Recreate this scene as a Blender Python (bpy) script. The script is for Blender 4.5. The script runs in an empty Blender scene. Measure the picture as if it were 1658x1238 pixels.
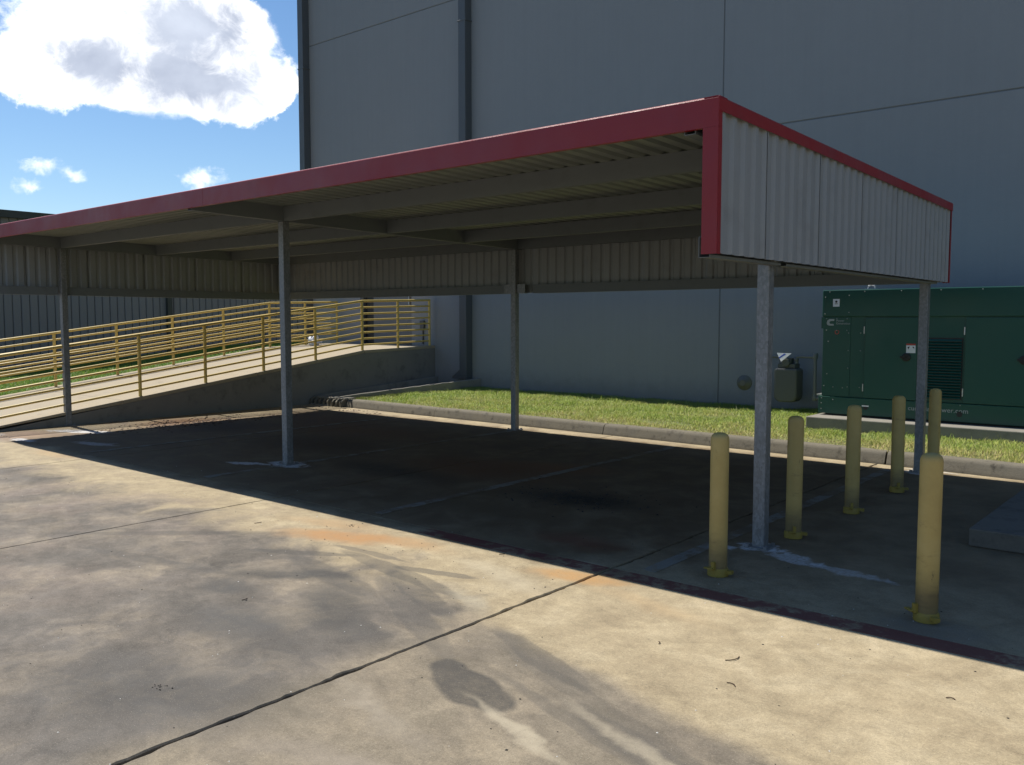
import bpy, bmesh, math, random
import numpy as np
from mathutils import Vector, Matrix
from math import radians, sin, cos, pi
random.seed(7); rng = np.random.default_rng(7)
scene = bpy.context.scene
col = scene.collection

# ---------------------------------------------------------------- camera
cam_d = bpy.data.cameras.new('camera'); cam = bpy.data.objects.new('camera', cam_d); col.objects.link(cam)
cam.location = (2.364, -4.6845, 1.62)
cam.rotation_euler = (pi/2 - 0.0719, 0, 0.6961)
cam_d.sensor_fit = 'HORIZONTAL'; cam_d.sensor_width = 36.0; cam_d.lens = 30.62
cam_d.clip_start = 0.05; cam_d.clip_end = 3000
scene.camera = cam

# ---------------------------------------------------------------- light
SUN = Vector((-0.69, 0.057, 1.0)).normalized()            # direction towards the sun
world = bpy.data.worlds.new('World'); scene.world = world; world.use_nodes = True
sun_d = bpy.data.lights.new('sun', 'SUN'); sun_d.energy = 5.0; sun_d.angle = radians(0.5); sun_d.color = (1.0, 0.945, 0.85)
sun = bpy.data.objects.new('sun', sun_d); col.objects.link(sun)
sun.rotation_euler = SUN.to_track_quat('Z', 'Y').to_euler(); sun.location = (-20, 2, 40)
SKY_STRENGTH = 0.07
scene.view_settings.view_transform = 'Standard'; scene.view_settings.look = 'None'
scene.view_settings.exposure = 0.35; scene.view_settings.gamma = 1.0
scene.view_settings.use_curve_mapping = False

# ---------------------------------------------------------------- node helpers
class NT:
    def __init__(self, tree): self.t = tree; self.n = tree.nodes; self.l = tree.links
    def put(self, sock, v):
        if isinstance(v, bpy.types.NodeSocket): self.l.new(v, sock)
        elif v is not None:
            if isinstance(v, tuple) and len(v) == 3 and sock.type == 'RGBA': v = v + (1,)
            sock.default_value = v
    def math(self, op, a, b=0.0, c=0.0, clamp=False):
        n = self.n.new('ShaderNodeMath'); n.operation = op; n.use_clamp = clamp
        self.put(n.inputs[0], a); self.put(n.inputs[1], b); self.put(n.inputs[2], c); return n.outputs[0]
    def vmath(self, op, a, b=(0, 0, 0), scale=None):
        n = self.n.new('ShaderNodeVectorMath'); n.operation = op
        self.put(n.inputs[0], a); self.put(n.inputs[1], b)
        if scale is not None: self.put(n.inputs['Scale'], scale)
        return n.outputs['Value'] if op in ('DOT_PRODUCT', 'LENGTH', 'DISTANCE') else n.outputs[0]
    def mix(self, f, a, b, mode='MIX'):
        n = self.n.new('ShaderNodeMix'); n.data_type = 'RGBA'; n.blend_type = mode
        self.put(n.inputs[0], f); self.put(n.inputs[6], a); self.put(n.inputs[7], b); return n.outputs[2]
    def noise(self, v, scale, detail=4, rough=0.55, dist=0.0):
        n = self.n.new('ShaderNodeTexNoise'); self.put(n.inputs['Vector'], v)
        self.put(n.inputs['Scale'], scale); n.inputs['Detail'].default_value = detail
        n.inputs['Roughness'].default_value = rough; n.inputs['Distortion'].default_value = dist
        return n.outputs['Fac']
    def noisec(self, v, scale, detail=3):
        n = self.n.new('ShaderNodeTexNoise'); self.put(n.inputs['Vector'], v)
        n.inputs['Scale'].default_value = scale; n.inputs['Detail'].default_value = detail; return n.outputs['Color']
    def smooth(self, x, a, b, lo=0.0, hi=1.0):
        n = self.n.new('ShaderNodeMapRange'); n.interpolation_type = 'SMOOTHSTEP'
        self.put(n.inputs[0], x); n.inputs[1].default_value = a; n.inputs[2].default_value = b
        n.inputs[3].default_value = lo; n.inputs[4].default_value = hi; return n.outputs[0]
    def map(self, v, loc=(0, 0, 0), rot=(0, 0, 0), sc=(1, 1, 1), kind='TEXTURE'):
        n = self.n.new('ShaderNodeMapping'); n.vector_type = kind; self.put(n.inputs[0], v)
        n.inputs[1].default_value = loc; n.inputs[2].default_value = rot; n.inputs[3].default_value = sc; return n.outputs[0]
    def blob(self, v, cx, cy, rx, ry, rot=0.0, inner=0.3):
        m = self.map(v, (cx, cy, 0), (0, 0, radians(rot)), (rx, ry, 1e6))
        return self.smooth(self.vmath('LENGTH', m), 1.0, inner)
    def ramp(self, f, stops):
        n = self.n.new('ShaderNodeValToRGB'); self.put(n.inputs[0], f); e = n.color_ramp.elements
        while len(e) < len(stops): e.new(0.5)
        for k, (p, c) in enumerate(stops): e[k].position = p; e[k].color = c + (1,)
        return n.outputs[0]
    def pos(self):
        return self.n.new('ShaderNodeNewGeometry').outputs['Position']
    def bump(self, h, strength=0.3, dist=0.01):
        n = self.n.new('ShaderNodeBump'); n.inputs['Strength'].default_value = strength
        n.inputs['Distance'].default_value = dist; self.put(n.inputs['Height'], h); return n.outputs[0]

def new_mat(name):
    m = bpy.data.materials.new(name); m.use_nodes = True
    nt = NT(m.node_tree); b = m.node_tree.nodes['Principled BSDF']
    return m, nt, b

def painted(name, c, rough=0.5, metal=0.0, vary=0.12, scale=3.0, fine=60.0, bump=0.05, dirt=None, spec=0.5, wavy=0.0):
    """Paint, metal or plaster with soft mottling, grain and optional dirt."""
    m, nt, b = new_mat(name); p = nt.pos()
    n1 = nt.noise(p, scale, 5, 0.6); n2 = nt.noise(p, fine, 3, 0.6)
    k = nt.math('ADD', nt.math('MULTIPLY', nt.math('SUBTRACT', n1, 0.5), vary*2), nt.math('MULTIPLY', nt.math('SUBTRACT', n2, 0.5), vary))
    k = nt.math('ADD', k, 1.0)
    cc = nt.vmath('SCALE', c, scale=k)
    if dirt:
        cc = nt.mix(nt.smooth(nt.noise(p, scale*1.7, 6, 0.65), 0.52, 0.75, 0, dirt[1]), cc, dirt[0])
    nt.put(b.inputs['Base Color'], cc); b.inputs['Metallic'].default_value = metal
    nt.put(b.inputs['Roughness'], nt.smooth(n1, 0.2, 0.8, max(rough-0.1, 0.05), min(rough+0.1, 1)))
    b.inputs['Specular IOR Level'].default_value = spec
    if bump: nt.put(b.inputs['Normal'], nt.bump(nt.math('ADD', n2, nt.math('MULTIPLY', nt.noise(p, 2.3, 2), wavy)), bump, 0.004))
    return m

# ---------------------------------------------------------------- sky
nt = NT(world.node_tree); bg = world.node_tree.nodes['Background']
sky = nt.n.new('ShaderNodeTexSky'); sky.sky_type = 'NISHITA'; sky.sun_disc = False
sky.sun_elevation = math.asin(SUN.z); sky.sun_rotation = math.atan2(SUN.x, SUN.y)
sky.air_density = 1.0; sky.dust_density = 0.15; sky.ozone_density = 3.5; sky.altitude = 10
d = nt.vmath('NORMALIZE', nt.n.new('ShaderNodeTexCoord').outputs['Generated'])
CAZ = radians(62.6)
cdir = (-sin(CAZ), cos(CAZ), 0.0); rdir = (cos(CAZ), sin(CAZ), 0.0)
dc = nt.math('MAXIMUM', nt.vmath('DOT_PRODUCT', d, cdir), 0.02)
u = nt.math('DIVIDE', nt.vmath('DOT_PRODUCT', d, rdir), dc)
v = nt.math('DIVIDE', nt.vmath('DOT_PRODUCT', d, (0, 0, 1)), dc)
cmb = nt.n.new('ShaderNodeCombineXYZ'); nt.put(cmb.inputs[0], u); nt.put(cmb.inputs[1], v); uv = cmb.outputs[0]
def wisp(px, py, rx, ry, rot=0):          # an elliptical lobe of the cloud bank west-north-west
    m = nt.map(uv, ((px-232)*0.00059, 0.33-0.00062*py, 0), (0, 0, radians(rot)), (rx*0.00059, ry*0.00062, 1))
    return nt.math('SUBTRACT', 1.0, nt.vmath('LENGTH', m))
def union(lst):
    r = lst[0]
    for q in lst[1:]: r = nt.math('MAXIMUM', r, q)
    return r
big = union([wisp(235, 40, 220, 135), wisp(95, 115, 115, 85), wisp(385, 120, 120, 75, 8), wisp(405, 30, 65, 60), wisp(135, 20, 85, 90), wisp(250, -20, 160, 90), wisp(240, 150, 190, 45)])
small = union([wisp(72, 281, 42, 20), wisp(118, 293, 34, 15, -20), wisp(55, 318, 27, 17), wisp(330, 291, 60, 26)])
nA = nt.math('ADD', nt.math('MULTIPLY', nt.noise(uv, 11, 12, 0.66, 0.5), 0.65), nt.math('MULTIPLY', nt.noise(uv, 34, 10, 0.62, 0.6), 0.35)); nB = nt.noise(uv, 45, 8, 0.6, 0.2)
nC = nt.noise(uv, 9, 6, 0.55, 0.3)
core = union([wisp(300, 122, 225, 78), wisp(325, 40, 140, 120), wisp(190, 112, 150, 58)])
dens1 = nt.math('ADD', big, nt.math('MULTIPLY', nt.math('SUBTRACT', nA, 0.5), 2.2))
dens1 = nt.math('ADD', dens1, nt.math('MULTIPLY', nt.math('MAXIMUM', core, 0.0), 0.9))
dens2 = nt.math('ADD', nt.math('MULTIPLY', small, 0.9), nt.math('MULTIPLY', nt.math('SUBTRACT', nB, 0.54), 2.4))
soft = nt.smooth(nt.noise(uv, 7, 4, 0.6), 0.35, 0.65, 0.16, 0.75)
a1 = nt.smooth(nt.math('DIVIDE', nt.math('ADD', dens1, 0.02), soft), 0.0, 1.0); a2 = nt.smooth(dens2, 0.05, 0.95, 0, 0.95)
grey = nt.smooth(nt.math('ADD', core, nt.math('MULTIPLY', nt.math('SUBTRACT', nt.noise(uv, 22, 11, 0.66, 0.5), 0.5), 1.9)), -0.12, 0.72)
shade = nt.mix(nt.smooth(nC, 0.3, 0.7), (5.6, 6.3, 7.9), (8.8, 9.6, 11.2))
cloudc = nt.mix(grey, (19.0, 19.0, 19.0), shade)
# unseen cumulus over the rest of the sky, kept sparse to cut ambient light
sp = nt.n.new('ShaderNodeSeparateXYZ'); nt.put(sp.inputs[0], d)
zz = nt.math('ADD', nt.math('MAXIMUM', sp.outputs[2], 0.0), 0.12)
pl = nt.vmath('SCALE', d, scale=nt.math('DIVIDE', 1.0, zz))
gen = nt.noise(pl, 0.9, 9, 0.58, 0.2)
front = nt.math('MULTIPLY', nt.math('MULTIPLY', nt.smooth(u, -0.40, -0.2), nt.smooth(u, 0.5, 0.28)),
                nt.math('MULTIPLY', nt.smooth(v, 0.55, 0.42), nt.smooth(nt.vmath('DOT_PRODUCT', d, cdir), 0.1, 0.3)))
a3 = nt.math('MULTIPLY', nt.smooth(gen, 0.60, 0.70), nt.math('MULTIPLY', nt.math('SUBTRACT', 1.0, front), nt.smooth(sp.outputs[2], 0.02, 0.12)))
gcol = nt.mix(nt.smooth(gen, 0.64, 0.76), (15.0, 15.0, 15.0), (7.0, 7.7, 9.0))
hs = nt.n.new('ShaderNodeHueSaturation'); hs.inputs['Saturation'].default_value = 1.12; hs.inputs['Value'].default_value = 1.3; nt.put(hs.inputs['Color'], sky.outputs[0])
c0 = nt.mix(a3, hs.outputs[0], gcol)
c0 = nt.mix(a2, c0, (15.0, 15.6, 16.5))
c0 = nt.mix(nt.math('MULTIPLY', a1, nt.smooth(nt.vmath('DOT_PRODUCT', d, cdir), 0.05, 0.2)), c0, cloudc)
nt.put(bg.inputs['Color'], c0); bg.inputs['Strength'].default_value = SKY_STRENGTH

# ---------------------------------------------------------------- materials
def concrete_colour(nt, p, plain=False):
    """Old stained yard concrete, by world position: cream slabs, grey tyre wear, rust, oil, painted canopy shade, mortar splash."""
    warp = nt.vmath('SCALE', nt.vmath('SUBTRACT', nt.noisec(p, 2.2, 5), (0.5, 0.5, 0.5)), scale=0.55)
    w = nt.vmath('ADD', p, warp)
    warp2 = nt.vmath('SCALE', nt.vmath('SUBTRACT', nt.noisec(p, 5.0, 6), (0.5, 0.5, 0.5)), scale=0.22)
    w2 = nt.vmath('ADD', p, warp2)
    s = nt.n.new('ShaderNodeSeparateXYZ'); nt.put(s.inputs[0], w); X, Y = s.outputs[0], s.outputs[1]
    cloud = nt.noise(p, 0.55, 6, 0.6); mott = nt.noise(p, 2.6, 8, 0.68, 0.4); fine = nt.noise(p, 38, 5, 0.7); grain = nt.noise(p, 190, 2, 0.6)
    base = nt.ramp(mott, [(0.25, (0.23, 0.18, 0.112)), (0.5, (0.345, 0.28, 0.177)), (0.75, (0.44, 0.368, 0.245))])
    # grey soot film where vehicles turn (south of a sweep through the joint); crisp along the right-hand sweep
    sq = nt.n.new('ShaderNodeSeparateXYZ'); nt.put(sq.inputs[0], nt.vmath('ADD', p, nt.vmath('SCALE', nt.vmath('SUBTRACT', nt.noisec(p, 4.0, 6), (0.5, 0.5, 0.5)), scale=0.10)))
    crisp = nt.smooth(sq.outputs[0], -1.0, -0.6)
    line = nt.math('ADD', nt.math('ADD', sq.outputs[1], nt.math('ADD', 1.0, nt.math('MULTIPLY', crisp, 0.22))), nt.math('MULTIPLY', nt.math('MAXIMUM', nt.math('ADD', sq.outputs[0], 0.7), -0.9), 0.24))
    n3 = nt.math('ADD', nt.math('MULTIPLY', nt.math('SUBTRACT', nt.noise(p, 1.15, 6, 0.6, 0.6), 0.5), 2.0), nt.math('MULTIPLY', nt.math('SUBTRACT', mott, 0.5), 0.7))
    amp = nt.math('SUBTRACT', 1.0, nt.math('MULTIPLY', crisp, 0.86))
    gl = nt.math('ADD', nt.math('MULTIPLY', line, -1.0), nt.math('MULTIPLY', n3, amp))
    g = nt.math('ADD', nt.math('MULTIPLY', nt.smooth(gl, -0.2, 0.45), nt.math('SUBTRACT', 1.0, crisp)), nt.math('MULTIPLY', nt.math('MULTIPLY', nt.smooth(gl, -0.05, 0.12), nt.smooth(gl, 0.9, 0.1, 0.66, 0.78)), crisp))
    grey = nt.ramp(nt.noise(w2, 1.7, 8, 0.66, 0.3), [(0.30, (0.062, 0.057, 0.053)), (0.48, (0.116, 0.102, 0.089)), (0.68, (0.235, 0.196, 0.147))])
    c = nt.mix(nt.math('MULTIPLY', g, 0.94), base, grey)
    # mauve-brown dinginess further out
    far = nt.smooth(X, -1.8, -4.5)
    c = nt.mix(nt.math('MULTIPLY', far, nt.smooth(nt.noise(w2, 0.9, 7, 0.62, 0.4), 0.47, 0.70, 0, 0.7)), c, (0.205, 0.163, 0.133))
    big_ = nt.noise(p, 1.1, 4, 0.6, 0.4); rough_ = nt.noise(p, 9.0, 10, 0.82)
    str1 = nt.noise(nt.map(w2, (2, 5, 0), (0, 0, radians(-22)), (1.0, 0.16, 1)), 2.2, 7, 0.66)
    str2 = nt.noise(nt.map(w2, (7, 1, 0), (0, 0, radians(40)), (1.0, 0.2, 1)), 1.8, 7, 0.66)
    k_ = nt.math('ADD', 1.0, nt.math('ADD', nt.math('MULTIPLY', nt.math('SUBTRACT', big_, 0.5), 0.45), nt.math('MULTIPLY', nt.math('SUBTRACT', rough_, 0.5), 1.25)))
    k_ = nt.math('ADD', k_, nt.math('MULTIPLY', nt.math('SUBTRACT', str1, 0.5), nt.math('ADD', 0.22, nt.math('MULTIPLY', g, 0.45))))
    k_ = nt.math('ADD', k_, nt.math('MULTIPLY', nt.math('SUBTRACT', str2, 0.5), 0.30))
    mid_ = nt.noise(p, 75, 3, 0.6)
    k_ = nt.math('ADD', k_, nt.math('ADD', nt.math('MULTIPLY', nt.math('SUBTRACT', grain, 0.5), 0.6), nt.math('MULTIPLY', nt.math('SUBTRACT', mid_, 0.5), 0.7)))
    c = nt.vmath('SCALE', c, scale=nt.math('MAXIMUM', k_, 0.3))
    w3 = nt.vmath('ADD', p, nt.vmath('SCALE', nt.vmath('SUBTRACT', nt.noisec(p, 6.0, 6), (0.5, 0.5, 0.5)), scale=0.07))
    # stains: cx, cy, rx, ry, rot, inner, colour, strength (tyre wipes have crisp sides)
    wipes = [(-2.22, -.74, .42, .045, 2, .7, .5), (-1.55, -.79, .36, .055, 14, .75, .6), (-1.75, -.93, .75, .09, -10, .8, .5), (-1.35, -1.13, .6, .10, -24, .75, .5),
             (-2.0, -1.25, .7, .12, -12, .7, .5), (-1.1, -1.42, .8, .10, -28, .8, .4), (-2.6, -1.05, .5, .07, 28, .6, .6), (-3.8, -1.32, 1.1, .085, 41, .55, .45),
             (-3.2, -1.8, .9, .08, 12, .55, .45), (.35, -1.72, 1.0, .07, -19, .7, .3), (.9, -2.0, .9, .10, -18, .7, .35), (-.15, -1.47, .5, .09, -22, .75, .45), (.5, -1.95, .9, .05, -17, .6, .35)]
    for cx, cy, rx, ry, rot, inner, k in (wipes[:0] if plain else wipes):
        m = nt.math('MULTIPLY', nt.blob(w3, cx, cy, rx, ry, rot, inner), nt.smooth(rough_, 0.3, 0.6, 0.55*k, k))
        c = nt.mix(m, c, (0.066, 0.063, 0.060))
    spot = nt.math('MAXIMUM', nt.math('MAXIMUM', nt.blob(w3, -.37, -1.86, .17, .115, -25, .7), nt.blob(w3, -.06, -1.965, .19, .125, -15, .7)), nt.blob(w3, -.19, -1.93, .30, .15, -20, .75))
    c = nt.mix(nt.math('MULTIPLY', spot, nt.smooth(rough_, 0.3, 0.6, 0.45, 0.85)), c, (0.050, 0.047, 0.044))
    stains = [
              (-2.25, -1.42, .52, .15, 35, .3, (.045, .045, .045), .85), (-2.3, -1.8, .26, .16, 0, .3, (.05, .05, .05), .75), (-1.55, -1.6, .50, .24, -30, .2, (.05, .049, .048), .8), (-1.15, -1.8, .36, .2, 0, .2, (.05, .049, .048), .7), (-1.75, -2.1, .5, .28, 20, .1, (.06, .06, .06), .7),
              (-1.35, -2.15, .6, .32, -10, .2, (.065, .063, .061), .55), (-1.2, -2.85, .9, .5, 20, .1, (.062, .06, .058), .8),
              (-1.2, -.55, .6, .16, -15, .2, (.44, .385, .28), .5), (-1.0, -1.05, .3, .1, -30, .2, (.40, .36, .27), .5), (.25, -2.12, .45, .05, -18, .2, (.40, .345, .25), .85), (.75, -1.95, .6, .05, -16, .2, (.38, .33, .24), .6), (-.35, -2.35, .5, .10, -15, .1, (.30, .26, .2), .6), (.1, -2.7, .8, .12, 10, .1, (.27, .23, .185), .6),
              (-2.70, -.55, .70, .20, 22, .25, (.38, .20, .078), .9), (-3.1, -.35, .6, .16, 10, .1, (.36, .23, .115), .6), (-2.2, -.35, .5, .14, 0, .1, (.37, .23, .11), .6),
              (-.78, -.26, .42, .14, 12, .3, (.40, .225, .085), .85), (-.15, -.45, .6, .12, -10, .1, (.42, .30, .165), .45),
              (-10.3, 2.5, .9, .9, 0, .2, (.25, .10, .035), .95), (-10.5, .5, .8, .4, 0, .1, (.40, .25, .17), .5), (-10.8, .2, .7, .5, 0, .2, (.40, .25, .18), .6), (-8.6, -.2, .7, .2, 0, .2, (.40, .26, .13), .5)]
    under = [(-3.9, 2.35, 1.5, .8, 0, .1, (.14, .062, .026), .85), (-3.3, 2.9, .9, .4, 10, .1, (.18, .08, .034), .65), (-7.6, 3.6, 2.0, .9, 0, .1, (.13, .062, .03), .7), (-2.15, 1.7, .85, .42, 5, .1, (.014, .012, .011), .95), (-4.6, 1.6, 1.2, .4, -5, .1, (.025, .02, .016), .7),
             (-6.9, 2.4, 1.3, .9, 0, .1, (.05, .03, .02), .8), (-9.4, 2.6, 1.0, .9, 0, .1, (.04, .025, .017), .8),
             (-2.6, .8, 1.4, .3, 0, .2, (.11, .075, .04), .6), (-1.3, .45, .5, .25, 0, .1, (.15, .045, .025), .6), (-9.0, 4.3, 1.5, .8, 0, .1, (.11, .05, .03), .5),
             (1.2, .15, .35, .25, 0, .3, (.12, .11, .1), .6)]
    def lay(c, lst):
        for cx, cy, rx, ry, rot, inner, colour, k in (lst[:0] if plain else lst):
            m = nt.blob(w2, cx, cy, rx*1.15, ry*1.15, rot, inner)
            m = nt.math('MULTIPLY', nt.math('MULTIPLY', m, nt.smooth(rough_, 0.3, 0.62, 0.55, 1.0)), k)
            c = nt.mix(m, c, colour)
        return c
    c = lay(c, stains)
    # canopy shade painted into the slab colour, plus grime where cars stand
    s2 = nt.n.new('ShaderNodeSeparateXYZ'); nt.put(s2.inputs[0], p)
    bay_shade = nt.math('MULTIPLY', nt.math('MULTIPLY', nt.smooth(Y, -0.2, 0.06), nt.smooth(Y, 5.35, 5.1)), nt.smooth(X, -11.0, -9.9))
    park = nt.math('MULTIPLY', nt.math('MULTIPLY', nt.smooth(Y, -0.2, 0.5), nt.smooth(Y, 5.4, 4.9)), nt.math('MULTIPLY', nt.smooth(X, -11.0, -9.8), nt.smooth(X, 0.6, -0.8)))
    front_light = nt.math('MULTIPLY', nt.smooth(Y, 1.5, 0.2), nt.smooth(X, -1.3, -0.4))  # painted shade thins toward the open front corner
    bay_shade = nt.math('MULTIPLY', bay_shade, nt.math('SUBTRACT', 1.0, nt.math('MULTIPLY', front_light, 0.6)))
    c = nt.mix(nt.math('MULTIPLY', bay_shade, 0.82), c, nt.mix(nt.smooth(mott, 0.3, 0.7), (0.108, 0.073, 0.040), (0.178, 0.128, 0.072)))
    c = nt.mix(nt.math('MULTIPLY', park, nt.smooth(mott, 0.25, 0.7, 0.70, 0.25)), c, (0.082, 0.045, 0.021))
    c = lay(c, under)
    # mortar splash round the post feet
    splat = nt.noise(p, 7.5, 6, 0.7, 0.8)
    for cx, cy, rx, ry, rot, k in ((-.2, 1.147, .36, .22, 0, 1.0), (-.42, .98, .2, .1, 40, .8), (.1, 1.0, .5, .16, -14, .6), (.5, .92, .6, .13, -8, .45), (-5.79, 1.147, .55, .30, 0, 1.0), (-6.15, .9, .6, .14, 25, .9),
                                   (-11.39, 1.2, .3, .22, 0, 1), (-10.5, .95, 1.0, .30, 25, 1.0), (-10.2, .05, .5, .2, 10, .9), (-9.1, .5, .75, .26, 10, .55), (-11.1, .0, .5, .3, 0, .4), (-.2, 5.1, .3, .2, 0, .9), (-.1, 5.3, .5, .08, 0, .8)):
        e = nt.blob(w2, cx, cy, rx, ry, rot, 0.1)
        m = nt.smooth(nt.math('ADD', e, nt.math('MULTIPLY', nt.math('SUBTRACT', splat, 0.5), 1.6)), 0.42, 0.85, 0, k*.85)
        c = nt.mix(nt.math('MULTIPLY', m, nt.smooth(fine, .35, .6, .45, 1)), c, (0.66, 0.66, 0.67))
    # aggregate speckle and grain
    c = nt.mix(nt.smooth(fine, 0.60, 0.72, 0, 0.22), c, (0.11, 0.10, 0.09))
    c = nt.mix(nt.math('MULTIPLY', nt.smooth(grain, 0.62, 0.74, 0, 0.34), nt.math('SUBTRACT', 1.0, nt.math('MULTIPLY', bay_shade, .6))), c, (0.60, 0.56, 0.48))
    c = nt.mix(nt.smooth(grain, 0.40, 0.28, 0, 0.5), c, (0.06, 0.09, 0.08))
    return c, fine, grain, mott

def make_yard(name, paint=None, wear=0.5):
    m, nt, b = new_mat(name); p = nt.pos()
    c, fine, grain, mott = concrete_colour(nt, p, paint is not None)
    if paint:
        k = nt.smooth(nt.math('ADD', nt.noise(p, 9, 7, 0.7), nt.math('MULTIPLY', nt.math('SUBTRACT', nt.noise(p, 1.3, 3), 0.5), 0.8)), wear-0.09, wear+0.09, 0.12, 0.85)
        c = nt.mix(k, c, paint)
    nt.put(b.inputs['Base Color'], c); nt.put(b.inputs['Roughness'], nt.smooth(mott, 0.3, 0.7, 0.72, 0.92))
    b.inputs['Specular IOR Level'].default_value = 0.3
    h = nt.math('ADD', nt.math('MULTIPLY', fine, 0.7), nt.math('MULTIPLY', grain, 0.5))
    nt.put(b.inputs['Normal'], nt.bump(h, 0.35, 0.004))
    return m
M = {}
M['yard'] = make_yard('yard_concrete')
M['stall_paint'] = make_yard('worn_white_paint', (0.20, 0.195, 0.175), 0.52)
M['red_paint'] = make_yard('worn_red_paint', (0.13, 0.03, 0.03), 0.45)
M['joint'] = painted('joint_filler', (0.018, 0.016, 0.014), 0.95, vary=0.3, scale=9)
M['earth'] = painted('earth', (0.10, 0.11, 0.05), 0.95, vary=0.35, scale=0.6)
M['soil'] = painted('lawn_soil', (0.13, 0.14, 0.05), 0.95, vary=0.35, scale=4)
M['kerb'] = painted('kerb_concrete', (0.155, 0.138, 0.105), 0.9, vary=0.4, scale=6, fine=60, bump=0.6, dirt=((0.04, 0.036, 0.028), 0.9))
M['pad'] = painted('pad_concrete', (0.24, 0.225, 0.19), 0.9, vary=0.3, scale=3, fine=50, bump=0.3, dirt=((0.13, 0.12, 0.10), 0.6))
M['plinth'] = painted('old_dirty_concrete', (0.135, 0.122, 0.10), 0.9, vary=0.3, scale=3, fine=50, bump=0.4, dirt=((0.06, 0.055, 0.046), 0.7))
M['ramp'] = painted('ramp_concrete', (0.335, 0.285, 0.205), 0.9, vary=0.12, scale=2.0, fine=70, bump=0.25, dirt=((0.22, 0.185, 0.135), 0.55))
M['ramp_wall'] = painted('ramp_side_concrete', (0.20, 0.19, 0.17), 0.9, vary=0.2, scale=2.2, fine=50, bump=0.3, dirt=((0.07, 0.067, 0.06), 0.55))
def facade():
    m, nt, b = new_mat('facade_paint'); p = nt.pos()
    n1 = nt.noise(p, 0.5, 5, 0.6); n2 = nt.noise(p, 24, 4, 0.65); n4 = nt.noise(p, 4.5, 6, 0.7)
    st = nt.noise(nt.map(p, (3, 0, 1), (0, 0, 0), (0.25, 1, 9)), 3.0, 6, 0.6)
    s = nt.n.new('ShaderNodeSeparateXYZ'); nt.put(s.inputs[0], p)
    k = nt.math('ADD', 1.0, nt.math('ADD', nt.math('MULTIPLY', nt.math('SUBTRACT', n1, 0.5), 0.10), nt.math('MULTIPLY', nt.math('SUBTRACT', n4, 0.5), 0.07)))
    k = nt.math('ADD', k, nt.math('MULTIPLY', nt.math('SUBTRACT', st, 0.5), 0.09))
    c = nt.vmath('SCALE', (0.265, 0.275, 0.287), scale=k)
    foot = nt.smooth(nt.math('ADD', s.outputs[2], nt.math('MULTIPLY', nt.math('SUBTRACT', n4, .5), .5)), 0.62, 0.2, 0, 0.4)
    c = nt.mix(foot, c, (0.17, 0.165, 0.15))
    nt.put(b.inputs['Base Color'], c); b.inputs['Roughness'].default_value = 0.88; b.inputs['Specular IOR Level'].default_value = 0.2
    nt.put(b.inputs['Normal'], nt.bump(nt.math('ADD', n2, nt.math('MULTIPLY', n1, 2.5)), 0.35, 0.006))
    return m
M['wall'] = facade()
M['joint_grey'] = painted('panel_joint_sealant', (0.17, 0.18, 0.19), 0.8, vary=0.1)
M['pipe_dark'] = painted('downspout_paint', (0.085, 0.092, 0.10), 0.5, vary=0.08)
M['door'] = painted('door_paint', (0.17, 0.175, 0.18), 0.5, vary=0.06)
M['door_frame'] = painted('door_frame_paint', (0.035, 0.036, 0.038), 0.5, vary=0.08)
M['siding'] = painted('far_siding', (0.17, 0.17, 0.175), 0.6, vary=0.08, scale=0.7)
M['dark_trim'] = painted('far_roof_trim', (0.035, 0.042, 0.036), 0.6)
M['red'] = painted('red_trim_paint', (0.25, 0.010, 0.015), 0.42, vary=0.09, scale=1.2, bump=0.3, wavy=14, fine=120, dirt=((0.15, 0.016, 0.026), 0.45))
M['sheet'] = painted('light_stone_sheet', (0.27, 0.284, 0.294), 0.48, vary=0.09, scale=1.5, bump=0.3, wavy=12, fine=120, dirt=((0.20, 0.20, 0.195), 0.5))
M['deck'] = painted('roof_deck_sheet', (0.20, 0.222, 0.20), 0.5, vary=0.08, scale=1.5, bump=0.02, dirt=((0.155, 0.17, 0.15), 0.4))
M['primer'] = painted('grey_primer_steel', (0.15, 0.168, 0.176), 0.6, vary=0.1, scale=2.5, dirt=((0.10, 0.11, 0.112), 0.4))
M['yellow'] = painted('rail_yellow_paint', (0.62, 0.45, 0.125), 0.5, vary=0.1, scale=4, dirt=((0.45, 0.30, 0.09), 0.4))
def sleeve():
    m, nt, b = new_mat('bollard_yellow_sleeve'); p = nt.pos()
    n1 = nt.noise(p, 4, 5, 0.65); n2 = nt.noise(nt.map(p, sc=(1, 1, 4)), 22, 6, 0.7); n3 = nt.noise(nt.map(p, sc=(3, 3, 1)), 9, 7, 0.75)
    s = nt.n.new('ShaderNodeSeparateXYZ'); nt.put(s.inputs[0], p)
    c = nt.ramp(n1, [(0.3, (0.36, 0.262, 0.082)), (0.55, (0.43, 0.32, 0.108)), (0.75, (0.47, 0.36, 0.14))])
    c = nt.mix(nt.smooth(n3, 0.60, 0.70, 0, 0.6), c, (0.19, 0.135, 0.05))
    c = nt.mix(nt.smooth(n2, 0.66, 0.72, 0, 0.75), c, (0.07, 0.055, 0.03))
    c = nt.mix(nt.smooth(nt.math('ADD', s.outputs[2], nt.math('MULTIPLY', n3, -0.25)), 0.16, -0.03, 0, 0.75), c, (0.12, 0.09, 0.045))
    nt.put(b.inputs['Base Color'], c); nt.put(b.inputs['Roughness'], nt.smooth(n1, 0.3, 0.7, 0.45, 0.7))
    nt.put(b.inputs['Normal'], nt.bump(n3, 0.15, 0.004)); return m
M['bollard'] = sleeve()
M['bollard_foot'] = painted('bollard_foot_paint', (0.26, 0.19, 0.03), 0.6, vary=0.2, scale=9, dirt=((0.2, 0.16, 0.06), 0.7))
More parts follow.
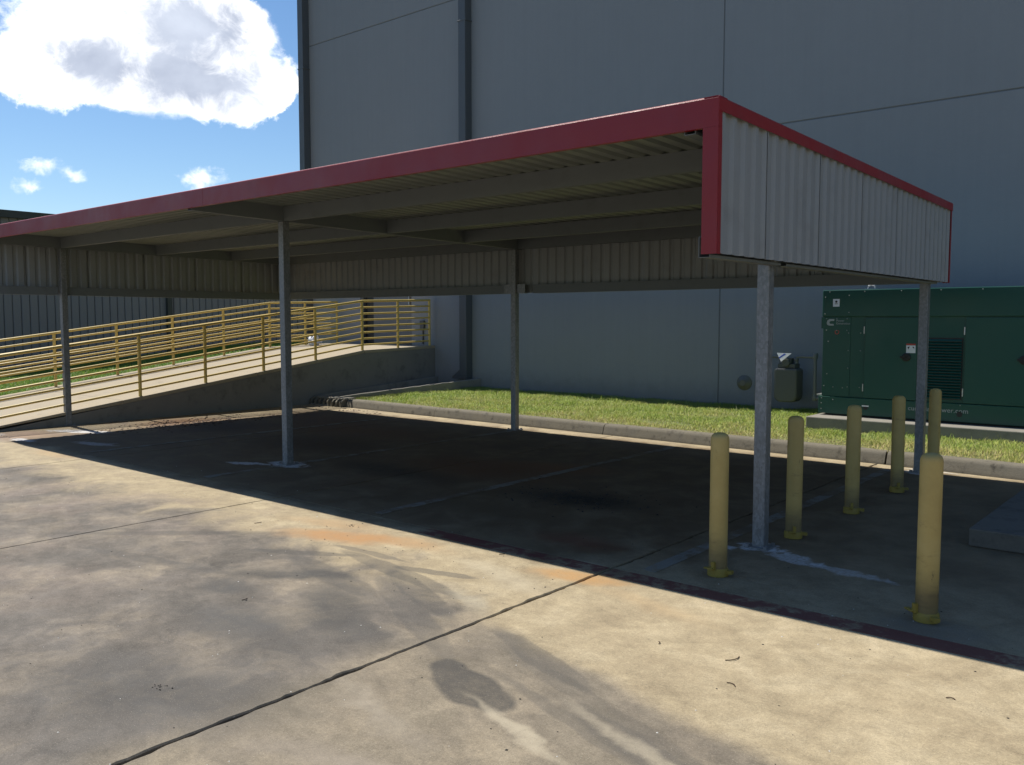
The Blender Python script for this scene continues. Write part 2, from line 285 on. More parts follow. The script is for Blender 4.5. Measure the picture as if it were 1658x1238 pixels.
M['steel'] = painted('zinc_hardware', (0.55, 0.55, 0.54), 0.4, metal=0.8, vary=0.1)
M['green'] = painted('enclosure_green', (0.005, 0.066, 0.047), 0.38, vary=0.08, scale=1.2, bump=0.02)
M['lettering'] = painted('faded_lettering', (0.34, 0.37, 0.36), 0.6, vary=0.1)
M['lap'] = painted('dark_lap_shadow', (0.025, 0.026, 0.027), 0.8)  # near-black, stands for the shadow under the sheet laps
M['bolt'] = painted('dull_bolt', (0.22, 0.25, 0.23), 0.6, vary=0.2)
M['black'] = painted('black_plastic', (0.012, 0.012, 0.012), 0.5)
M['black_steel'] = painted('black_steel', (0.02, 0.02, 0.02), 0.7)
M['white'] = painted('white_print', (0.72, 0.73, 0.74), 0.6, vary=0.03)
M['print_red'] = painted('red_print', (0.45, 0.06, 0.04), 0.6)
M['blue'] = painted('blue_print', (0.03, 0.08, 0.42), 0.6)
M['meter'] = painted('meter_grey_paint', (0.10, 0.105, 0.10), 0.6, vary=0.1)
M['pipe_grey'] = painted('gas_pipe_paint', (0.16, 0.165, 0.17), 0.5, vary=0.15)
M['leaf_litter'] = painted('dead_leaves', (0.045, 0.022, 0.012), 0.9, vary=0.6, scale=30)
M['grit'] = painted('dark_grit', (0.03, 0.027, 0.024), 0.9, vary=0.5, scale=20)
M['grit_pale'] = painted('pale_grit', (0.62, 0.6, 0.55), 0.9, vary=0.3, scale=20)

def galvanised():
    m, nt, b = new_mat('galvanised_steel'); p = nt.pos()
    vo = nt.n.new('ShaderNodeTexVoronoi'); nt.put(vo.inputs['Vector'], nt.map(p, sc=(1, 1, 1.6))); vo.inputs['Scale'].default_value = 70
    n = nt.noise(nt.map(p, sc=(1, 1, 5)), 14, 6, 0.65)
    s = nt.n.new('ShaderNodeSeparateColor'); nt.put(s.inputs[0], vo.outputs['Color'])
    f = nt.math('ADD', nt.math('MULTIPLY', s.outputs[0], 0.35), nt.math('MULTIPLY', n, 0.7))
    c = nt.ramp(f, [(0.3, (0.17, 0.18, 0.19)), (0.55, (0.23, 0.24, 0.255)), (0.8, (0.32, 0.33, 0.345))])
    nt.put(b.inputs['Base Color'], c); b.inputs['Metallic'].default_value = 0.55
    nt.put(b.inputs['Roughness'], nt.smooth(f, 0.3, 0.8, 0.45, 0.62))
    return m
M['galv'] = galvanised()

def grass_mat(name, stops):
    m, nt, b = new_mat(name); g = nt.n.new('ShaderNodeNewGeometry')
    p = g.outputs['Position']
    patch = nt.noise(p, 1.1, 5, 0.6)
    s = nt.n.new('ShaderNodeSeparateXYZ'); nt.put(s.inputs[0], p)
    f = nt.math('ADD', nt.math('MULTIPLY', g.outputs['Random Per Island'], 0.45), nt.math('MULTIPLY', nt.math('SUBTRACT', patch, 0.25), 0.9))
    if name == 'lawn_blades':
        f = nt.math('ADD', f, nt.math('MULTIPLY', nt.smooth(s.outputs[1], 6.9, 5.5), nt.smooth(s.outputs[0], -9, -1, 0.08, 0.26)))
    c = nt.ramp(f, stops)
    nt.put(b.inputs['Base Color'], c); b.inputs['Roughness'].default_value = 0.55
    b.inputs['Specular IOR Level'].default_value = 0.25
    up = nt.vmath('NORMALIZE', nt.vmath('ADD', nt.vmath('SCALE', g.outputs['Normal'], scale=0.45), (0, 0, 0.8)))
    nt.put(b.inputs['Normal'], up)
    tr = nt.n.new('ShaderNodeBsdfTranslucent'); nt.put(tr.inputs[0], c)
    mx = nt.n.new('ShaderNodeMixShader'); mx.inputs[0].default_value = 0.35
    out = [n for n in nt.n if n.type == 'OUTPUT_MATERIAL'][0]
    nt.l.new(b.outputs[0], mx.inputs[1]); nt.l.new(tr.outputs[0], mx.inputs[2]); nt.l.new(mx.outputs[0], out.inputs[0])
    return m
M['grass'] = grass_mat('lawn_blades', [(0.15, (0.24, 0.37, 0.06)), (0.42, (0.37, 0.48, 0.095)), (0.62, (0.50, 0.52, 0.15)), (0.88, (0.60, 0.50, 0.24))])
M['grass_lush'] = grass_mat('far_lawn_blades', [(0.15, (0.12, 0.25, 0.035)), (0.5, (0.19, 0.33, 0.05)), (0.9, (0.28, 0.37, 0.08))])

# ---------------------------------------------------------------- mesh helpers
class MB:
    def __init__(self): self.v = []; self.f = []
    def add(self, vs, fs):
        n = len(self.v); self.v += [tuple(q) for q in vs]; self.f += [tuple(i+n for i in f) for f in fs]; return self
    def box(self, x0, x1, y0, y1, z0, z1):
        vs = [(x, y, z) for z in (z0, z1) for y in (y0, y1) for x in (x0, x1)]
        return self.add(vs, [(0, 2, 3, 1), (4, 5, 7, 6), (0, 1, 5, 4), (2, 6, 7, 3), (0, 4, 6, 2), (1, 3, 7, 5)])
    def prism(self, poly, fn, a, b):
        """extrude a closed 2-D outline from a to b; fn(p, q, t) -> xyz"""
        n = len(poly)
        vs = [fn(p, q, a) for p, q in poly] + [fn(p, q, b) for p, q in poly]
        return self.add(vs, [tuple(range(n))[::-1], tuple(range(n, 2*n))] + [(i, (i+1) % n, n+(i+1) % n, n+i) for i in range(n)])
    def tube(self, pts, r, n=10, cap=True):
        pts = [Vector(q) for q in pts]; rings = []
        up = Vector((0, 0, 1))
        for i, q in enumerate(pts):
            a = (pts[i]-pts[i-1]).normalized() if i else (pts[1]-pts[0]).normalized()
            b_ = (pts[i+1]-pts[i]).normalized() if i < len(pts)-1 else a
            t = (a+b_).normalized(); k = 1/max(0.3, t.dot(a))
            s = t.cross(up if abs(t.z) < 0.95 else Vector((0, 1, 0))).normalized(); w = s.cross(t)
            rr = r[i] if isinstance(r, (list, tuple)) else r
            rings.append([q+(s*cos(2*pi*j/n)+w*sin(2*pi*j/n)*k)*rr for j in range(n)])
        vs = [q for g in rings for q in g]; fs = []
        for i in range(len(pts)-1):
            for j in range(n): fs.append((i*n+j, i*n+(j+1) % n, (i+1)*n+(j+1) % n, (i+1)*n+j))
        if cap: fs += [tuple(range(n)), tuple(range((len(pts)-1)*n, len(pts)*n))]
        return self.add(vs, fs)
    def lathe(self, prof, c=(0, 0, 0), n=28, axis='z'):
        """prof: list of (radius, height); closed with caps"""
        vs = []; fs = []
        for r, h in prof:
            for j in range(n):
                a = 2*pi*j/n
                if axis == 'z': vs.append((c[0]+r*cos(a), c[1]+r*sin(a), c[2]+h))
                else: vs.append((c[0]+r*cos(a), c[1]+h, c[2]+r*sin(a)))
        for i in range(len(prof)-1):
            for j in range(n): fs.append((i*n+j, i*n+(j+1) % n, (i+1)*n+(j+1) % n, (i+1)*n+j))
        fs += [tuple(range(n)), tuple(range((len(prof)-1)*n, len(prof)*n))]
        return self.add(vs, fs)
    def mesh(self, name, mat, smooth=False, origin=(0, 0, 0)):
        me = bpy.data.meshes.new(name)
        ox, oy, oz = origin
        me.from_pydata([(x-ox, y-oy, z-oz) for x, y, z in self.v], [], self.f)
        bm = bmesh.new(); bm.from_mesh(me); bmesh.ops.recalc_face_normals(bm, faces=bm.faces); bm.to_mesh(me); bm.free()
        if smooth:
            me.polygons.foreach_set('use_smooth', [True]*len(me.polygons))
            me.set_sharp_from_angle(angle=radians(35))
        me.materials.append(mat); return me

WL = {}                                        # world location of every root or part, for local coordinates
def tag(o, label=None, cat=None, group=None, kind=None):
    for k, q in (('label', label), ('category', cat), ('group', group), ('kind', kind)):
        if q: o[k] = q
    return o
def thing(name, label, cat, loc=(0, 0, 0), group=None, kind=None):
    o = bpy.data.objects.new(name, None); o.empty_display_size = 0.2; o.location = loc; col.objects.link(o); WL[o.name] = Vector(loc)
    return tag(o, label, cat, group, kind)
def obj(name, mb, mat, parent=None, smooth=False, bevel=0.0, at=None, label=None, segs=2):
    """one mesh object; mb in world coordinates, origin moved to `at` (default: the parent's)"""
    base = WL[parent.name] if parent else Vector((0, 0, 0))
    org = Vector(at) if at is not None else base
    me = mb.mesh(name, M[mat] if isinstance(mat, str) else mat, smooth, org)
    o = bpy.data.objects.new(name, me); col.objects.link(o); WL[o.name] = org
    o.location = org-base; o.parent = parent
    if bevel:
        m = o.modifiers.new('bevel', 'BEVEL'); m.width = bevel; m.segments = segs; m.limit_method = 'ANGLE'; m.angle_limit = radians(40)
        m.harden_normals = False
    if label: o['label'] = label
    return o
def again(o, parent, loc):
    """a copy of a part at a world place"""
    c = o.copy(); col.objects.link(c); c.parent = parent; base = WL[parent.name] if parent else Vector((0, 0, 0))
    c.location = Vector(loc)-base; WL[c.name] = Vector(loc); return c
def copy_tree(o, parent=None):
    c = o.copy(); col.objects.link(c); c.parent = parent
    for ch in list(o.children): copy_tree(ch, c)
    return c
def text_part(name, body, size, loc, mat, parent, align='LEFT', spacing=1.0, bold=0.0):
    """flat lettering facing south (-Y)"""
    cu = bpy.data.curves.new(name, 'FONT'); cu.body = body; cu.size = size; cu.extrude = 0.0008; cu.align_x = align; cu.space_character = spacing; cu.offset = bold
    t = bpy.data.objects.new(name+'_curve', cu); col.objects.link(t)
    dg = bpy.context.evaluated_depsgraph_get(); me = bpy.data.meshes.new_from_object(t.evaluated_get(dg))
    bpy.data.objects.remove(t); me.name = name
    me.transform(Matrix.Rotation(pi/2, 4, 'X')); me.materials.clear(); me.materials.append(M[mat])
    o = bpy.data.objects.new(name, me); col.objects.link(o); o.parent = parent; o.location = Vector(loc)-WL[parent.name]; WL[o.name] = Vector(loc)
    return o

# ================================================================ THE GROUND
g = MB().add([(-600, -600, -.16), (600, -600, -.16), (600, 600, -.16), (-600, 600, -.16)], [(0, 1, 2, 3)])
tag(obj('ground', g, 'earth'), kind='structure')
pave = thing('pavement', None, None, kind='structure')
obj('joint_filler', MB().box(-41, 42, -24, 5.2, -.15, -.022), 'joint', pave)
def kerb_y(x):
    pts = [(-11.6, 5.74), (-10.4, 5.70), (-9, 5.63), (-6, 5.555), (-3, 5.475), (-0.6, 5.40), (0.8, 5.30), (3, 5.12), (8, 4.7), (42, 4.7)]
    for (a, b), (c, d_) in zip(pts, pts[1:]):
        if x <= c: return b+(d_-b)*(x-a)/(c-a)
    return pts[-1][1]
def slab(x0, x1, y0, y1, follow_kerb=False):
    near = x0 < 3 and x1 > -9 and y1 > -8
    st = 0.035 if near else 1.5
    def jit(a): return random.gauss(0, a)+(random.random() < 0.05)*random.random()*a*3.0 if near else 0.0
    def edge(ax, ay, bx, by, nx, ny, gap, a):
        n = max(1, int(math.hypot(bx-ax, by-ay)/st)); out = []; w = 0.0
        for i in range(n):
            t = i/n; w = w*0.6+jit(a)
            k = gap/2+max(-gap*0.3, w)
            out.append((ax+(bx-ax)*t-nx*k, ay+(by-ay)*t-ny*k, nx, ny))
        return out
    wide = lambda x: 0.017 if abs(x+0.72) < 0.01 else 0.007
    aa = lambda x: 0.0036 if abs(x+0.72) < 0.01 else 0.001
    ring = edge(x0, y0, x1, y0, 0, -1, .008, .001)
    yr = kerb_y(x1)+.02 if follow_kerb else y1
    ring += edge(x1, y0, x1, yr, 1, 0, wide(x1), aa(x1))
    if follow_kerb:
        n = 12
        ring += [(x1+(x0-x1)*i/n, kerb_y(x1+(x0-x1)*i/n)+.02, 0, 1) for i in range(n)]
        yl = kerb_y(x0)+.02
    else:
        ring += edge(x1, y1, x0, y1, 0, 1, .008, .001); yl = y1
    ring += edge(x0, yl, x0, y0, -1, 0, wide(x0), aa(x0))
    m = len(ring); vs = [(x-nx*.006, y-ny*.006, 0.0) for x, y, nx, ny in ring] + [(x, y, -.007) for x, y, _, _ in ring] + [(x, y, -.14) for x, y, _, _ in ring]
    fs = [tuple(range(m))]
    for k in (0, m):
        fs += [(k+i, k+(i+1) % m, k+m+(i+1) % m, k+m+i) for i in range(m)]
    return MB().add(vs, fs)
XE = [-0.72+3.6*k for k in range(-11, 12)]
YJ = 0.03
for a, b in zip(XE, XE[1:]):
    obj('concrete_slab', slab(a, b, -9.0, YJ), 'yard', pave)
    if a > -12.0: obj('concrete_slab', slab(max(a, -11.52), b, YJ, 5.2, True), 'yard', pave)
for a, b in zip(XE[::2], XE[2::2]):
    obj('concrete_slab', slab(a, b, -23.5, -9.0), 'yard', pave)
obj('concrete_slab', slab(-30.0, -14.7, YJ, 1.2), 'yard', pave)
# painted marks, 4 mm sheets
def strip(pts, z=.004):
    return MB().prism(pts, lambda p, q, t: (p, q, t), 0.0005, z)
for x in (-0.5, -3.12, -5.76, -8.4):
    s_ = obj('stall_line', strip([(x-.05, .12), (x+.05, .12), (x+.05, 5.1), (x-.05, 5.1)]), 'stall_paint', pave)
obj('red_line', strip([(-2.4, -.12), (-.735, -.13), (-.735, .015), (-2.4, .02)]), 'red_paint', pave)
obj('red_line', strip([(-.70, -.135), (8, -.13), (8, .015), (-.70, .015)]), 'red_paint', pave)

# kerb: rounded sections
kerb = thing('kerb', None, None, kind='structure')
KP = [(0.0, -.12), (0.0, .012), (.012, .035), (.035, .105), (.052, .132), (.078, .146), (.16, .15), (.18, .148), (.18, -.12)]
KX = [-10.36, -7.95, -4.5, -.62, 3.2, 7.0, 11.0, 15, 19, 23, 27, 31, 35, 39]
for a, b in zip(KX, KX[1:]):
    gap = .018 if abs(b+.62) < .01 else .005
    a0, b0 = a+.004, b-gap; n = max(2, int((b0-a0)/.35)); vs = []; fs = []; m = len(KP)
    for i in range(n+1):
        x = a0+(b0-a0)*i/n; w = random.gauss(0, .002)
        e = 0.006 if i in (0, n) else 0.0
        vs += [(x, kerb_y(x)+dy+w+(e if k < 5 else 0), z-(e if k > 1 and z > .1 else 0)) for k, (dy, z) in enumerate(KP)]
    for i in range(n):
        fs += [(i*m+k, i*m+(k+1) % m, (i+1)*m+(k+1) % m, (i+1)*m+k) for k in range(m)]
    fs += [tuple(range(m)), tuple(range(n*m, n*m+m))]
    obj('kerb_section', MB().add(vs, fs), 'kerb', kerb, smooth=True)

# lawns
WALL_Y = 9.07
def lawn_z(x, y):
    t = min(1, max(0, (y-5.7)/3.3))
    return .135+.045*t+.012*sin(x*1.3+y)*sin(y*2.1)
def sheet(fx0, fx1, fy0, fy1, zf, nx, ny, skirt=.15):
    vs = []; fs = []
    for j in range(ny+1):
        for i in range(nx+1):
            s, t = i/nx, j/ny
            y = fy0+(fy1-fy0)*t if not callable(fy0) else None
            x = fx0+(fx1-fx0)*s
            if callable(fy0): y = fy0(x)+(fy1-fy0(x))*t
            vs.append((x, y, zf(x, y)))
    for j in range(ny):
        for i in range(nx):
            k = j*(nx+1)+i; fs.append((k, k+1, k+nx+2, k+nx+1))
    return MB().add(vs, fs)
tag(obj('lawn', sheet(-10.62, 39, lambda x: kerb_y(x)+.17, WALL_Y+.02, lambda x, y: lawn_z(x, y)-.015, 120, 10), 'soil'), kind='structure')
def far_z(x, y):
    return float(np.interp(y, [1.2, 3.9, 6.8, 8.8, 11.5, 16, 45], [.06, .17, .29, .49, .72, .95, 1.2]))+.012*sin(x*1.7)*sin(y*1.3)
tag(obj('far_lawn', sheet(-24.2, -14.755, 1.2, 45, lambda x, y: far_z(x, y)-.01, 16, 90), 'soil'), kind='structure')

def blades(name, mat, X, Y, Z, hgt, wid, label):
    n = len(X); a = rng.uniform(0, 2*pi, n); lean = rng.uniform(0.1, 0.95, n)*hgt; la = rng.uniform(0, 2*pi, n)
    dx, dy = np.cos(a)*wid/2, np.sin(a)*wid/2
    lx, ly = np.cos(la)*lean, np.sin(la)*lean
    V = np.zeros((n, 5, 3))
    V[:, 0] = np.stack([X-dx, Y-dy, Z], 1); V[:, 1] = np.stack([X+dx, Y+dy, Z], 1)
    V[:, 2] = np.stack([X+dx*.8+lx*.35, Y+dy*.8+ly*.35, Z+hgt*.55], 1); V[:, 3] = np.stack([X-dx*.8+lx*.35, Y-dy*.8+ly*.35, Z+hgt*.55], 1)
    V[:, 4] = np.stack([X+lx, Y+ly, Z+hgt*.92], 1)
    me = bpy.data.meshes.new(name); me.vertices.add(n*5); me.vertices.foreach_set('co', V.reshape(-1))
    base = (np.arange(n)*5)[:, None]
    loops = np.concatenate([base+np.array([0, 1, 2, 3]), base+np.array([3, 2, 4])], 1).reshape(-1)
    me.loops.add(n*7); me.loops.foreach_set('vertex_index', loops.astype(np.int32))
    starts = np.stack([np.arange(n)*7, np.arange(n)*7+4], 1).reshape(-1); tot = np.tile([4, 3], n)
    me.polygons.add(n*2); me.polygons.foreach_set('loop_start', starts.astype(np.int32)); me.polygons.foreach_set('loop_total', tot.astype(np.int32))
    me.update(calc_edges=True); me.materials.append(M[mat])
    o = bpy.data.objects.new(name, me); col.objects.link(o)
    return tag(o, label, 'grass', kind='stuff')
n = 170000
X = rng.uniform(-10.6, 4.5, n); ky = np.array([kerb_y(q) for q in np.linspace(-11, 5, 161)]); K = np.interp(X, np.linspace(-11, 5, 161), ky)
Y = K+.15+(WALL_Y-.02-K-.15)*rng.random(n)
fr_ = rng.random(n) < .035; Y[fr_] = K[fr_]+.10+.08*rng.random(fr_.sum())*(.6+.4*np.sin(X[fr_]*5))
Z = np.array([lawn_z(a, b) for a, b in zip(X, Y)])-.02
clump = np.sin(X*7.1+np.sin(Y*5))*np.sin(Y*8.3+X*2.2)
keep = ~((X > -2.24) & (Y > 7.08))
edge = np.clip((Y-K-.15)/.35, .45, 1)
tuft = np.maximum(0, np.sin(X*2.9+np.sin(Y*3.1+X))*np.sin(Y*3.7-X*1.3)-.35)*.05
H = (rng.uniform(.025, .065, n)+.016*clump+tuft)*edge; H = np.maximum(H, .015)
H[rng.random(n) < .012] += .05
bare = np.sin(X*1.7+2*np.sin(Y*1.9))*np.sin(Y*2.6+1.3*np.sin(X*1.1))
H = np.where(bare > .72, H*.45, H)
far = (X < -10.2) & (Y > 6.5) & (X < -10.62+.2*(Y-5.8))
keep &= ~far
blades('grass', 'grass', X[keep], Y[keep], Z[keep], H[keep], .007, 'mown yellow green grass of the lawn strip between kerb and tall wall')
n = 90000
X = rng.uniform(-24.0, -14.75, n); Y = 1.2+rng.random(n)**1.3*20; Z = np.array([far_z(a, b) for a, b in zip(X, Y)])-.02
ok = ~((X > -16.2) & (Y > WALL_Y-.1)); X, Y, Z = X[ok], Y[ok], Z[ok]; n = len(X)
blades('grass', 'grass_lush', X, Y, Z, rng.uniform(.05, .12, n), .014, 'bright green grass between the ramp and the ribbed grey building')

# ================================================================ TALL BUILDING
bld = thing('warehouse', 'tall grey blue tilt-up concrete warehouse with square downspouts', 'building', (-6, WALL_Y, 0))
PXS = [-15.9, -10.42, -4.5, 1.45, 7.4, 13.35, 19.3, 25.2]; PZS = [-.15, 4.77, 8.37, 10.15]
D0, D1, DZ0, DZ1 = -13.87, -12.1, 1.06, 3.15           # door opening
for i, (a, b) in enumerate(zip(PXS, PXS[1:])):
    for j, (c, d_) in enumerate(zip(PZS, PZS[1:])):
        if i == 0 and j == 0:
            mb = MB()                                    # panel with the door opening, one outline extruded
            L, R_, B_, T_ = a, b-.008, c, d_-.008
            P = [(L, B_), (R_, B_), (R_, T_), (L, T_), (L, DZ0), (D0, DZ0), (D0, DZ1), (D1, DZ1), (D1, DZ0-.02), (L, DZ0-.02)]
            mb.box(L, D0, WALL_Y, WALL_Y+.3, B_, T_); mb.box(D1, R_, WALL_Y, WALL_Y+.3, B_, T_)
            mb.box(D0, D1, WALL_Y, WALL_Y+.3, DZ1, T_); mb.box(D0, D1, WALL_Y, WALL_Y+.3, B_, DZ0-.03)
            obj('wall_panel', mb, 'wall', bld)
        else:
            obj('wall_panel', MB().box(a+.010, b-.010, WALL_Y, WALL_Y+.3, c+.010 if j else c, d_-.010), 'wall', bld, bevel=.008)
core_ = MB().box(-15.88, -14.2, WALL_Y+.013, WALL_Y+.29, -.1, 10.1).box(-11.8, 25.18, WALL_Y+.013, WALL_Y+.29, -.1, 10.1).box(-14.2, -11.8, WALL_Y+.013, WALL_Y+.29, 3.4, 10.1)
obj('joint_sealant', core_, 'joint_grey', bld)
obj('side_wall', MB().box(-16.02, -15.72, WALL_Y+.31, 48, -.15, 10.15), 'wall', bld)
obj('rear_wall', MB().box(-15.7, 25.2, 47.7, 48, -.15, 10.15), 'wall', bld)
obj('end_wall', MB().box(24.9, 25.2, WALL_Y+.31, 47.69, -.15, 10.15), 'wall', bld)
obj('roof', MB().box(-15.7, 24.88, WALL_Y+.32, 47.68, 9.7, 9.85), 'pad', bld)
obj('coping', MB().box(-16.06, 25.3, WALL_Y-.03, WALL_Y+.34, 10.155, 10.2), 'pipe_dark', bld)
fr = MB().box(D0, D0+.06, WALL_Y+.10, WALL_Y+.29, DZ0, DZ1).box(D1-.06, D1, WALL_Y+.10, WALL_Y+.29, DZ0, DZ1).box(D0+.06, D1-.06, WALL_Y+.10, WALL_Y+.29, DZ1-.06, DZ1).box(D0, D1, WALL_Y+.02, WALL_Y+.3, DZ0-.025, DZ0)
obj('door_frame', fr, 'door_frame', bld)
for a, b in ((D0+.065, D0+.30), (D0+.305, D1-.065)):
    dr = obj('door', MB().box(a, b, WALL_Y+.15, WALL_Y+.20, DZ0+.01, DZ1-.065), 'door' if b-a > .5 else 'door_frame', bld, bevel=.004)
obj('handle', MB().box(D1-.20, D1-.17, WALL_Y+.09, WALL_Y+.15, 1.95, 2.2).box(D1-.21, D1-.16, WALL_Y+.143, WALL_Y+.15, 1.92, 2.23), 'steel', dr)
obj('door_button', MB().box(-11.78, -11.66, WALL_Y-.06, WALL_Y, 1.42, 1.60).box(-11.735, -11.705, WALL_Y-.03, WALL_Y, 1.08, 1.42), 'pipe_dark', bld, bevel=.006)
for x0, z0, shoe in ((-15.88, .0, False), (-10.43, .42, True)):
    mb = MB().box(x0, x0+.20, WALL_Y-.20, WALL_Y-.004, z0, 10.14)
    for z in (2.6, 5.2, 7.8): mb.box(x0-.02, x0+.22, WALL_Y-.206, WALL_Y-.002, z, z+.03)
    ds = obj('downspout', mb, 'pipe_dark', bld, bevel=.008)
    if shoe:
        sh2 = MB().prism([(x0+.196, .418), (x0+.196, .36), (x0-.22, .36), (x0-.22, .40), (x0+.004, .56), (x0-.001, .418)], lambda p, q, t: (p, t, q), WALL_Y-.196, WALL_Y-.01)
        obj('downspout_shoe', sh2, 'pipe_dark', ds, bevel=.006)

# ================================================================ FAR RIBBED BUILDING
FX = -24.2
fb = thing('metal_building', 'low grey ribbed metal building with dark roof edge beyond the ramp', 'building', (FX-8, 12, 0))
obj('wall', MB().box(FX-16, FX-.06, -6, 40, -.1, 4.5), 'siding', fb)
for k in range(14):
    sec = MB(); y0 = -6+k*3.3
    pass
sp_ = MB().prism([(0, 0), (.205, 0), (.205, .04), (.15, .05), (.03, .05), (0, .04)], lambda p, q, t: (FX-.058+q, p, t), .0, 4.45)
first = None
for k in range(150):
    y = -4+k*.23
    if first is None: first = obj('siding_panel', MB().prism([(0, 0), (.212, 0), (.212, .035), (.19, .05), (.022, .05), (0, .035)], lambda p, q, t: (FX-.058+q, y+p, t), .0, 4.5), 'siding', fb, at=(FX-.058, y, 0))
    else: again(first, fb, (FX-.058, y, 0))
obj('roof', MB().prism([(FX+.10, 4.52), (FX+.10, 4.58), (FX-8, 5.6), (FX-16.2, 4.58), (FX-16.2, 4.5)], lambda p, q, t: (p, t, q), -6.3, 40.3), 'dark_trim', fb)
obj('roof_edge', MB().box(FX+.0, FX+.16, -6.2, 40.2, 4.46, 4.66), 'dark_trim', fb)
obj('downspout', MB().box(FX+.0, FX+.12, 9.75, 9.91, .05, 4.45), 'dark_trim', fb)

# ================================================================ RAMP
RX0, RX1 = -14.75, -11.35
ramp = thing('concrete_ramp', 'sunlit cream concrete wheelchair ramp rising to a flat landing at the warehouse door', 'ramp', (-13, 4.5, 0))
RP = [(-.45, .005), (7.03, 1.0), (WALL_Y-.004, 1.055)]
def ramp_z(y):
    for (a, b), (c, d_) in zip(RP, RP[1:]):
        if y <= c: return b+(d_-b)*(y-a)/(c-a)
    return RP[-1][1]
outl = RP+[(WALL_Y-.004, -.15), (-.45, -.15)]
deckp = RP+[(q[0], q[1]-.02 if q[0] < 0 else q[1]-.05) for q in RP[::-1]]
cuts = [-.45, 2.0, 4.5, 7.03, WALL_Y-.004]
for a, b in zip(cuts, cuts[1:]):
    P = [(a+.003, ramp_z(a)), (b-.003, ramp_z(b)), (b-.003, ramp_z(b)-.06), (a+.003, ramp_z(a)-(.06 if a > 0 else .02))]
    obj('ramp_slab', MB().prism(P, lambda p, q, t: (t, p, q), RX0, RX1), 'ramp', ramp, bevel=.008)
W2 = [(q[0], q[1]-.062) for q in RP]; W2[0] = (.03, ramp_z(.03)-.062)
obj('side_wall', MB().prism(W2+[(WALL_Y-.004, -.15), (.03, -.15)], lambda p, q, t: (t, p, q), RX1-.2, RX1-.004), 'ramp_wall', ramp)
obj('side_wall', MB().prism(W2+[(WALL_Y-.004, -.15), (.03, -.15)], lambda p, q, t: (t, p, q), RX0+.004, RX0+.2), 'ramp_wall', ramp)
obj('ramp_fill', MB().prism([(q[0], q[1]-.004) for q in W2]+[(WALL_Y-.03, -.14), (.03, -.14)], lambda p, q, t: (t, p, q), RX0+.203, RX1-.203), 'ramp_wall', ramp)

def railing(x, label):
    r = thing('railing', label, 'railing', (x, 4.5, .5), 'yellow pipe railings along the ramp')
    ys = [-1.22+1.178*k for k in range(8)]; ys = [y for y in ys if y > -.3]+[8.01, 8.95]
    post0 = None
    for y in ys:
        z = ramp_z(y)
        if post0 is None: post0 = obj('post', MB().tube([(x, y, z-.01), (x, y, z+.985)], .027, 12), 'yellow', r, smooth=True, at=(x, y, z))
        else: again(post0, r, (x, y, z))
    for k in range(8):
        h = 1.0-k*.1275
        mb = MB()
        mb.tube([(x, ys[0]-.02, ramp_z(ys[0])+h), (x, 7.03, 1.0+h), (x, 8.97, 1.052+h)], .024 if k == 0 else .0185, 8)
        obj('rail', mb, 'yellow', r, smooth=True)
    return r
railing(RX1-.06, 'yellow pipe railing on the near edge of the ramp beside the carport')
railing(RX0+.14, 'yellow pipe railing on the far edge of the ramp beside the grass')
# crumpled white bag on the landing
bm = bmesh.new(); bmesh.ops.create_icosphere(bm, subdivisions=3, radius=.13)
for q in bm.verts:
    f = 1+.28*sin(q.co.x*41+1)*sin(q.co.y*37)+.22*sin(q.co.z*53+q.co.x*29)
    q.co = Vector((q.co.x*f*1.3, q.co.y*f, max(-.10, q.co.z*f*.9)))
bg_ = MB().add([(q.co.x-14.2, q.co.y+7.95, q.co.z+ramp_z(7.95)+.10) for q in bm.verts], [tuple(i.index for i in f.verts) for f in bm.faces]); bm.free()
tag(obj('bag', bg_, 'white', at=(-14.2, 7.95, ramp_z(7.95))), 'small crumpled white bag lying on the ramp landing by the far railing', 'bag')

# ================================================================ DRAIN FLUME beside the ramp
fl = thing('drain_flume', 'concrete drain flume from the downspout to slotted kerb outlet beside the ramp wall', 'drain', (-10.9, 7, 0))
def fz(y): return .165+(y-5.75)*(.37-.165)/3.3
def fxr(y): return -10.72+.62*max(0, (y-5.75)/3.3)**1.3
for side in (0, 1):
    vs = []; fs = []; N = 12
    for i in range(N+1):
        y = 5.76+(WALL_Y-.006-5.76)*i/N
        x = -11.335 if side == 0 else fxr(y); w = .07 if side == 0 else .11
        z = fz(y)
        vs += [(x, y, -.12), (x, y, z), (x+w, y, z), (x+w, y, -.12)]
    for i in range(N):
        fs += [(i*4+k, i*4+(k+1) % 4, i*4+4+(k+1) % 4, i*4+4+k) for k in range(4)]
    fs += [(0, 1, 2, 3), tuple(N*4+k for k in range(4))]
    obj('flume_wall', MB().add(vs, fs), 'pad', fl, bevel=.006)
vs = []; fs = []
for i in range(9):
    y = 5.6+(WALL_Y-.01-5.6)*i/8; vs += [(-11.26, y, fz(y)-.13), (fxr(y)-.003, y, fz(y)-.13), (fxr(y)-.003, y, -.13), (-11.26, y, -.13)]
for i in range(8): fs += [(i*4+k, i*4+(k+1) % 4, i*4+4+(k+1) % 4, i*4+4+k) for k in range(4)]
fs += [(0, 1, 2, 3), (32, 33, 34, 35)]
obj('flume_floor', MB().add(vs, fs), 'ramp_wall', fl)
lid = MB().box(-11.33, -10.375, 5.70, 5.98, .125, .158)
obj('outlet_lid', lid, 'pad', fl, bevel=.008)
t0 = None
